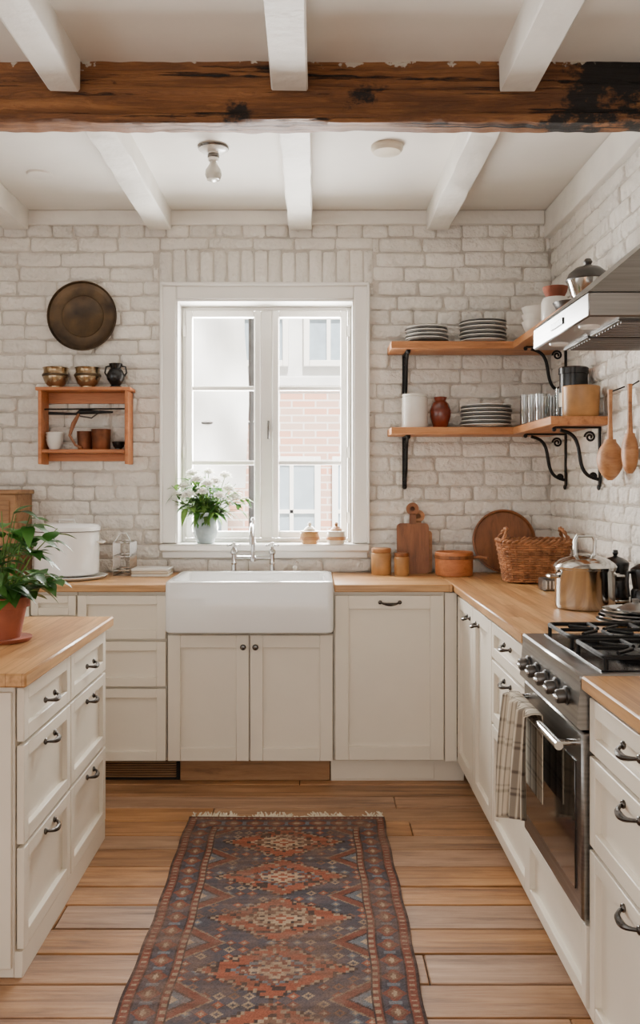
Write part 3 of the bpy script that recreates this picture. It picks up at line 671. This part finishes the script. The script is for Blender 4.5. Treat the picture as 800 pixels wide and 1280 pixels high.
# ---------------------------------------------------------------- counter right of sink
ZTc=.92
m=MB('storage_jar'); m.lathe([(0,0),(.048,0),(.051,.005),(.051,.105),(.046,.112),(0,.112)],(.345,4.57,ZTc),M_tan,32); m.lathe([(.048,0),(.05,.003),(.05,.02),(.046,.023),(0,.023)],(.345,4.57,ZTc+.112),M_wood,32); m.finish()
m=MB('storage_jar'); m.lathe([(0,0),(.036,0),(.038,.005),(.038,.09),(.034,.095),(0,.095)],(.445,4.53,ZTc),M_tan,28); m.lathe([(.036,0),(.038,.003),(.038,.018),(0,.02)],(.445,4.53,ZTc+.095),M_walnut,28); m.finish()
def board(name,x,y,z,w,h,tilt,mat):
    m=MB(name); M=Matrix.Translation((x,y,z))@Matrix.Rotation(tilt,4,'X'); r=.02
    base=rrect(-w/2,w/2,0,h,r,0,4)
    pts=[(p[0],0,p[1]) for p in base]; pts2=[(p[0],.018,p[1]) for p in base]; m.loft([pts,pts2],mat,M=M)
    nk=[(-.018,0,h-.005),(.018,0,h-.005),(.014,0,h+.05),(-.014,0,h+.05)]; m.loft([nk,[(a,.018,c) for a,b,c in nk]],mat,M=M)
    Mh=M@Matrix.Translation((0,.018,h+.075))@Matrix.Rotation(PI/2,4,'X')
    m.lathe([(.012,0),(.032,0),(.032,.018),(.012,.018),(.012,0)],(0,0,0),mat,24,M=Mh); return m.finish()
board('cutting_board',.512,4.60,ZTc,.165,.26,-.10,M_walnut)
board('cutting_board',.545,4.64,ZTc,.14,.22,-.06,M_wood)
m=MB('wooden_box'); m.lathe([(0,0),(.09,0),(.094,.004),(.096,.115),(.092,.12),(.086,.115),(.084,.01),(0,.008)],(.71,4.53,ZTc),M_box,40); m.lathe([(.0965,.085),(.0985,.087),(.0985,.1),(.0965,.102)],(.71,4.53,ZTc),M_walnut,40)
m.tube([(.80,4.51,1.01),(.83,4.49,1.015),(.87,4.47,1.01)],.008,M_walnut,8); m.finish()
m=MB('round_wooden_tray'); Mt=Matrix.Translation((.985,4.652,1.083))@Matrix.Rotation(PI/2-.16,4,'X')
m.lathe([(0,0),(.145,0),(.162,.004),(.164,.026),(.156,.028),(.15,.012),(0,.010)],(0,0,0),M_walnut,56,M=Mt); m.finish()
# wicker basket
m=MB('wicker_basket'); bx,by,bz=1.035,4.22,ZTc; a0,b0=.158,.115; H=.18
def bp(th,t,off=0):
    k=.84+.2*t; c,s_=math.cos(th),math.sin(th); n=3.2
    rr=(abs(c)**n+abs(s_)**n)**(-1/n); return Vector((bx+(a0*k+off)*rr*c,by+(b0*k+off)*rr*s_,bz+.006+H*t))
NS=34
for i in range(NS): 
    th=2*PI*i/NS; m.tube([bp(th,t/5) for t in range(6)],.0036,M_wick,6)
rows=17
for r in range(rows):
    t=(r+.5)/rows; pts=[bp(2*PI*k/(NS*4),t,.005*math.cos(PI*(k/4+r))) for k in range(NS*4)]; m.tube(pts,.0052,M_wick,6,closed=True)
for ph in(0,PI):
    pts=[bp(2*PI*k/180,1.0,.006*math.cos(k*.7+ph))+Vector((0,0,.008+.006*math.sin(k*.7+ph))) for k in range(180)]; m.tube(pts,.007,M_wick,6,closed=True)
m.loft([[bp(2*PI*k/40,0,-.004) for k in range(40)],[bp(2*PI*k/40,.02,-.01) for k in range(40)]],M_wick)
for sg in(-1,1):
    for ph in(0,PI):
        pts=[]
        for k in range(25):
            a=PI*k/24; pts.append((bx+sg*(.158-.03*math.sin(a))+.004*math.cos(k*.9+ph),by+.055*math.cos(a),bz+H+.012+.06*math.sin(a)+.004*math.sin(k*.9+ph)))
        m.tube(pts,.006,M_wick,6)
m.finish()
m=MB('butter_dish'); L_=[]
for ins,z in((.006,0),(0,.005),(0,.048),(.004,.052),(.008,.048),(.01,.01)): L_.append(rrect(.985+ins,1.12-ins,3.84+ins,3.94-ins,.012,ZTc+z,4))
m.loft(L_,M_steel)
for k in range(8): m.box(.995+k*.0155,1.001+k*.0155,3.837,3.8405,ZTc+.01,ZTc+.044,M_white,.0005)
m.finish()
m=MB('steel_stockpot'); cx,cy=1.005,3.32
m.lathe([(0,0),(.098,0),(.105,.005),(.108,.02),(.108,.14),(.112,.146),(.112,.152),(.105,.152),(.1,.15)],(cx,cy,ZTc),M_steelp,48)
m.lathe([(.113,0),(.115,.006),(.108,.016),(.09,.03),(.05,.044),(.02,.05),(0,.051)],(cx,cy,ZTc+.15),M_steelp,48)
m.tube([(cx-.035,cy,ZTc+.195),(cx-.037,cy,ZTc+.25),(cx-.028,cy,ZTc+.268),(cx+.028,cy,ZTc+.268),(cx+.037,cy,ZTc+.25),(cx+.035,cy,ZTc+.195)],.0075,M_steelp,10)
for sg in(-1,1):
    m.tube([(cx+sg*.106,cy-.03,ZTc+.12),(cx+sg*.135,cy-.028,ZTc+.12),(cx+sg*.14,cy,ZTc+.12),(cx+sg*.135,cy+.028,ZTc+.12),(cx+sg*.106,cy+.03,ZTc+.12)],.006,M_steelp,8)
m.finish()
def moka(name,cx,cy,s=1):
    m=MB(name); m.lathe([(0,0),(.055*s,0),(.058*s,.006),(.056*s,.09*s),(.048*s,.10*s),(.05*s,.11*s),(.058*s,.17*s),(.056*s,.178*s),(.03*s,.195*s),(.012*s,.2*s),(.008*s,.205*s),(.013*s,.215*s),(.010*s,.228*s),(0,.23*s)],(cx,cy,ZTc),M_black,32)
    m.tube([(cx-.05*s,cy,ZTc+.165*s),(cx-.078*s,cy-.02*s,ZTc+.165*s),(cx-.082*s,cy-.02*s,ZTc+.12*s),(cx-.075*s,cy-.02*s,ZTc+.07*s)],.008*s,M_black,8)
    m.lathe([(.0585*s,.008),(.0595*s,.01),(.0595*s,.016),(.0585*s,.018)],(cx,cy,ZTc),M_chrome,32); m.finish()
moka('coffee_pot',1.165,3.46,.9)
moka('coffee_pot',1.175,3.17,.9)
m=MB('saucepan_lid_stack')
for i in range(4):
    r=.125-.006*i; m.lathe([(0,0),(r*.6,0),(r*.7,.004),(r,.012),(r*1.0,.016),(r*.7,.008),(0,.006)],(1.06,2.95,ZTc+i*.011),M_steelp if i%2 else M_steel,40)
m.lathe([(.06,.0),(.06,.004),(.03,.02),(.01,.024),(.012,.036),(0,.038)],(1.06,2.95,ZTc+.045),M_steel,32); m.finish()
# ---------------------------------------------------------------- left counter
m=MB('enamel_bread_bin'); cx,cy=-1.215,4.41
m.lathe([(0,0),(.15,0),(.157,.006),(.157,.205),(.160,.208),(.160,.214),(.155,.214),(0,.21)],(cx,cy,ZTc+.02),M_porc,56)
m.lathe([(.162,0),(.163,.006),(.162,.022),(.15,.033),(.08,.04),(.0,.042)],(cx,cy,ZTc+.23),M_porc,56)
m.lathe([(.1635,.0),(.1645,.001),(.1645,.003),(.1635,.004)],(cx,cy,ZTc+.229),M_pewter,56)
m.tube([(cx-.04,cy,ZTc+.266),(cx-.035,cy,ZTc+.285),(cx+.035,cy,ZTc+.285),(cx+.04,cy,ZTc+.266)],.006,M_white,8)
for sg in(-1,1): m.tube([(cx+sg*.155,cy-.035,ZTc+.18),(cx+sg*.18,cy-.03,ZTc+.175),(cx+sg*.18,cy+.03,ZTc+.175),(cx+sg*.155,cy+.035,ZTc+.18)],.006,M_white,8)
m.finish()
m=MB('serving_tray'); m.lathe([(0,0),(.16,0),(.185,.006),(.195,.016),(.19,.018),(.16,.008),(0,.006)],(-1.205,4.385,ZTc),M_white,56); m.finish()
m=MB('wire_dish_rack')
for z in(.03,.10,.17): m.tube([(x,y,ZTc+z) for x,y,_ in rrect(-1.0,-.915,4.46,4.64,.012,0,3)],.003,M_steelp,6,closed=True)
for y in [4.47+.02*k for k in range(9)]:
    m.tube([(-1.0,y,ZTc+.17),(-1.0,y,ZTc+.004),(-.915,y,ZTc+.004),(-.915,y,ZTc+.1),(-.915,y,ZTc+.17)],.0022,M_steelp,6)
m.tube([(-1.0,4.5,ZTc+.17),(-.97,4.5,ZTc+.215),(-.94,4.5,ZTc+.215),(-.915,4.5,ZTc+.17)],.003,M_steelp,6); m.finish()
m=MB('folded_tea_towels')
for i in range(3): m.box(-.905,-.72,4.44,4.60,ZTc+i*.014,ZTc+.013+i*.014,M_creamc if i==1 else M_white,.005)
m.finish()
m=MB('wooden_crate'); X0,X1=-1.80,-1.47
m.box(X0,X1,4.42,4.44,ZTc,1.33,M_plinthw,.003); m.box(X0,X1,4.66,4.68,ZTc,1.33,M_plinthw,.003); m.box(X0,X0+.02,4.44,4.66,ZTc,1.33,M_plinthw,.003); m.box(X1-.02,X1,4.44,4.66,ZTc,1.33,M_plinthw,.003)
m.box(X0-.01,X1+.012,4.41,4.68,1.33,1.352,M_plinthw,.004); m.box(X0+.03,X1-.03,4.412,4.42,1.0,1.3,M_plinthw,.003); m.finish()
# ---------------------------------------------------------------- ceiling fixtures
m=MB('ceiling_lamp'); lx,ly=-.425,3.80
m.lathe([(0,ZC),(.062,ZC),(.062,ZC-.012),(.05,ZC-.022),(.024,ZC-.026),(.022,ZC-.06),(.016,ZC-.065),(0,ZC-.066)],(lx,ly,0),M_white,32)
m.lathe([(.063,ZC-.002),(.066,ZC-.006),(.063,ZC-.012)],(lx,ly,0),M_pewter,32); m.lathe([(.0235,ZC-.03),(.025,ZC-.034),(.025,ZC-.044),(.0235,ZC-.048)],(lx,ly,0),M_pewter,24)
m.lathe([(.014,ZC-.06),(.018,ZC-.075),(.034,ZC-.10),(.036,ZC-.12),(.028,ZC-.14),(0,ZC-.15)],(lx,ly,0),M_bulb,24); m.finish()
m=MB('smoke_detector'); m.lathe([(0,ZC),(.068,ZC),(.068,ZC-.016),(.058,ZC-.028),(0,ZC-.032)],(.31,3.79,0),M_creamc,32); m.finish()
m=MB('ceiling_vent'); m.lathe([(0,ZC),(.06,ZC),(.056,ZC-.008),(0,ZC-.008)],(-1.26,4.13,0),M_ceil,32); m.finish()
# ---------------------------------------------------------------- rug
RX0,RX1,RY0,RY1=-.509,.292,1.25,3.68
W=RX1-RX0; H=RY1-RY0; nu,nv=320,960
rng=np.random.RandomState(3)
xs=np.linspace(-W/2,W/2,nu+1); ys=np.linspace(0,H,nv+1); X,Yg=np.meshgrid(xs,ys)
def c3(c): return np.array(srgb(c)[:3])
navy=c3((66,72,84)); rust=c3((150,84,62)); rust2=c3((120,68,56)); cream=c3((192,168,140)); dk=c3((52,46,48)); blue=c3((100,112,122)); brn=c3((122,92,74))
q=.0050; Xq=np.round(X/q)*q; Yq=np.round(Yg/q)*q
col=np.zeros(X.shape+(3,)); col[:]=navy
def setm(mask,c): col[mask]=c
e=np.minimum(W/2-np.abs(Xq),np.minimum(Yq,H-Yq)); side=(W/2-np.abs(Xq))<np.minimum(Yq,H-Yq); tt=np.where(side,Yq,Xq)
def cellhash(a,b): 
    v=np.sin(a*127.1+b*311.7)*43758.5453; return v-np.floor(v)
cs=.040; ca=np.floor(Xq/cs); cb=np.floor(Yq/cs); hh=cellhash(ca,cb); fx=np.abs((Xq/cs-ca)-.5); fy=np.abs((Yq/cs-cb)-.5)
pal=[rust,cream*.7,blue,brn,rust2]
for i,p in enumerate(pal):
    k=(hh>i*.19)&(hh<i*.19+.14); setm(k&(fx+fy<.40),p); setm(k&(fx+fy<.18),navy if i%2 else cream*.8)
per=.30; y0=H-.26; idx=np.round((y0-Yq)/per); yy=np.abs((y0-Yq)-idx*per); ax=np.abs(Xq)
step=lambda a:np.round(a/.012)*.012
d=step(ax)/.235+step(yy)/.150
alt=(idx%2==0)
for lim,c1,c2 in((1.0,dk,dk),(.95,cream*.6,cream*.6),(.91,rust,rust),(.58,dk,dk),(.55,cream*.9,blue),(.49,brn,rust2),(.34,dk,navy),(.31,cream*.95,cream*.95),(.17,rust,rust),(.08,cream,cream)):
    k=d<lim; setm(k&alt,c1); setm(k&~alt,c2)
hk=(d>.61)&(d<.88)&(cellhash(np.floor(Xq/.018),np.floor(Yq/.018))>.82); setm(hk,dk)
hk=(d>.61)&(d<.88)&(cellhash(np.floor(Xq/.014)+9,np.floor(Yq/.014))>.93); setm(hk,cream*.7)
hk=(d>.36)&(d<.48)&(cellhash(np.floor(Xq/.014),np.floor(Yq/.014))>.72); setm(hk,cream*.8)
yy2=per/2-yy; d2=(.277-ax)/.125+np.abs(yy2)/.10
for lim,c in((1.0,cream*.5),(.93,rust2),(.60,dk),(.52,blue),(.25,cream*.8)): setm(d2<lim,c)
setm(e<.135,dk); setm(e<.130,rust2)
per2=.03; f=np.abs((tt/per2)%1-.5); setm((e<.130)&(e>.112)&(f<.18),cream*.65); setm(e<.110,dk)
setm(e<.104,navy*.85)
per3=.085; f3=(tt/per3)%1-.5; de=(e-.070)/.034; dd=np.abs(f3)*2.1+np.abs(de)
setm((e<.104)&(e>.036)&(dd<1.0),rust2); setm((e<.104)&(e>.036)&(dd<.66),brn); setm((e<.104)&(e>.036)&(dd<.34),cream*.75)
f4=np.abs(((tt/per3)+.5)%1-.5); setm((e<.104)&(e>.036)&(f4<.10)&(np.abs(de)<.5),blue)
setm(e<.036,dk); setm(e<.032,rust2); f5=np.abs((tt/.024)%1-.5); setm((e<.030)&(e>.014)&(f5<.16),cream*.6); setm(e<.010,dk)
def lown(n1,n2):
    g=rng.rand(n2,n1); xi=np.linspace(0,n1-1.001,nu+1); yi=np.linspace(0,n2-1.001,nv+1); x0=xi.astype(int); y0_=yi.astype(int); fx=(xi-x0)[None,:]; fy=(yi-y0_)[:,None]
    fx=fx*fx*(3-2*fx); fy=fy*fy*(3-2*fy)
    return g[y0_][:,x0]*(1-fx)*(1-fy)+g[y0_][:,x0+1]*fx*(1-fy)+g[y0_+1][:,x0]*(1-fx)*fy+g[y0_+1][:,x0+1]*fx*fy
wear=.5*lown(10,28)+.3*lown(30,90)+.2*lown(90,260)
avg=c3((118,96,84)); k=(.22+.75*np.clip(wear-.35,0,1)*1.6)[...,None]
col=col*(1-k)+avg*k; col*= (0.74+.52*rng.rand(*X.shape))[...,None]*(.82+.36*lown(4,200))[...,None]
cf=col.reshape(-1,3)
def rpos(u,v):
    x=RX0+u*W; y=RY0+v*H
    return (x+.004*math.sin(y*5)+.002*math.sin(y*23),y+.003*math.sin(x*9),.0095+.0012*noise.noise(Vector((x*6,y*6,0))))
cnt=[0]
def rcol(u,v):
    c=cf[cnt[0]]; cnt[0]+=1; return (c[0],c[1],c[2],1)
rug=gridobj('persian_rug',nu,nv,rpos,rcol,attrcol('rug_wool',.95,600,.5),.009)
m=MB('fringe')
for i in range(190):
    x=RX0+W*(i+.5)/190; l=R(.03,.085) if noise.noise(Vector((x*9,0,0)))>-.15 else R(.01,.03); dx=R(-.02,.02)
    m.tube([(x,RY1-.004,.010),(x+dx*.4,RY1+l*.5,.009),(x+dx,RY1+l,.005)],.003,M_fringe,5)
fr=m.finish(); loc=fr.location.copy(); fr.parent=rug; fr.location=loc-rug.location
# ---------------------------------------------------------------- exterior
def extbrick():
    m,t,b=nt('exterior_brick'); L=t.links
    tc=N(t,'ShaderNodeTexCoord'); mp=N(t,'ShaderNodeMapping'); mp.inputs['Rotation'].default_value=(PI/2,0,0); L.new(tc.outputs['Object'],mp.inputs[0])
    br=N(t,'ShaderNodeTexBrick',Scale=1.0); br.inputs['Brick Width'].default_value=.24; br.inputs['Row Height'].default_value=.075; br.inputs['Mortar Size'].default_value=.008
    br.inputs['Color1'].default_value=srgb((208,150,124)); br.inputs['Color2'].default_value=srgb((194,166,150)); br.inputs['Mortar'].default_value=srgb((218,208,200))
    L.new(mp.outputs[0],br.inputs[0]); L.new(br.outputs[0],b.inputs['Base Color']); b.inputs['Roughness'].default_value=.9; return m
M_eb=extbrick(); M_stucco=pm('exterior_stucco',(228,228,226),.9,0,3,.08); M_ewin=pm('exterior_pane',(156,170,180),.3)
m=MB('neighbouring_building'); YE=9.0
m.box(-6,7,YE,YE+.5,-1,2.42,M_eb,.0); m.box(-6,7,YE,YE+.5,2.421,7,M_stucco,.0); m.box(-6,7,YE-.06,YE,2.36,2.46,M_stucco,.01)
for cx,z0,z1,wd in((-.22,.6,1.62,.5),(.45,.6,1.62,.45),(-1.2,.6,1.62,.6),(.15,2.6,3.5,.42),(-.5,2.6,3.5,.42),(.9,2.6,3.5,.5),(1.1,.6,1.62,.5),(1.7,.6,1.62,.5)):
    m.box(cx-wd/2,cx+wd/2,YE-.03,YE+.0,z0,z1,M_ewin,.002); frame(m,cx-wd/2-.04,cx+wd/2+.04,z0-.04,z1+.04,YE-.07,YE-.02,.06,M_trim,.004)
    m.box(cx-.02,cx+.02,YE-.06,YE-.02,z0,z1,M_trim,.002); m.box(cx-wd/2,cx+wd/2,YE-.06,YE-.02,(z0+z1)/2-.02,(z0+z1)/2+.02,M_trim,.002)
m.finish()
m=MB('scaffold_sheeting'); loops=[]
for i in range(61):
    z=1.35+i*.07; loops.append([(-3.4+j*.05+.02*math.sin(z*4),7.4+.05*math.sin(j*.6+z*1.3)+.05*math.sin(z*7+j*.3)+.05*math.sin(j*.35-z*5),z) for j in range(58)])
m.loft(loops,M_stucco,False,False,False)
for x in(-3.2,-1.75,-.52): m.tube([(x,7.5,-.2),(x,7.5,5.6)],.025,M_steeld,8)
for z in(1.9,2.9,3.9): m.tube([(-3.4,7.5,z),(-.4,7.5,z)],.02,M_steeld,8)
m.finish()
m=MB('ground'); m.box(-12,12,5.0,12,-.4,-.2,M_stucco,0); m.finish(True)
# ---------------------------------------------------------------- light
wld=bpy.data.worlds.new('World'); bpy.context.scene.world=wld; wld.use_nodes=True
bg=wld.node_tree.nodes['Background']; bg.inputs[0].default_value=(1.0,.98,.95,1); bg.inputs[1].default_value=2.5
sd=bpy.data.lights.new('sun','SUN'); sd.energy=19; sd.angle=math.radians(3); sd.color=(1,.96,.91); so=bpy.data.objects.new('sun',sd); COL.objects.link(so)
so.rotation_euler=(math.radians(38),0,math.radians(12)); so.location=(0,-5,8)
def area(name,loc,rot,sx,sy,e,c=(1,1,1)):
    l=bpy.data.lights.new(name,'AREA'); l.shape='RECTANGLE'; l.size=sx; l.size_y=sy; l.energy=e; l.color=c
    o=bpy.data.objects.new(name,l); o.location=loc; o.rotation_euler=rot; COL.objects.link(o)
area('window_skylight',(-.25,5.15,1.75),(math.radians(-90),0,0),1.0,1.35,280,(1,.985,.96))
# ---------------------------------------------------------------- camera
cd=bpy.data.cameras.new('camera'); cd.lens=31.5; cd.sensor_width=36; cd.shift_x=.00625; cd.shift_y=-.02656; cd.clip_start=.05
co=bpy.data.objects.new('camera',cd); co.location=(0,0,1.377); co.rotation_euler=(PI/2,0,0); COL.objects.link(co); bpy.context.scene.camera=co
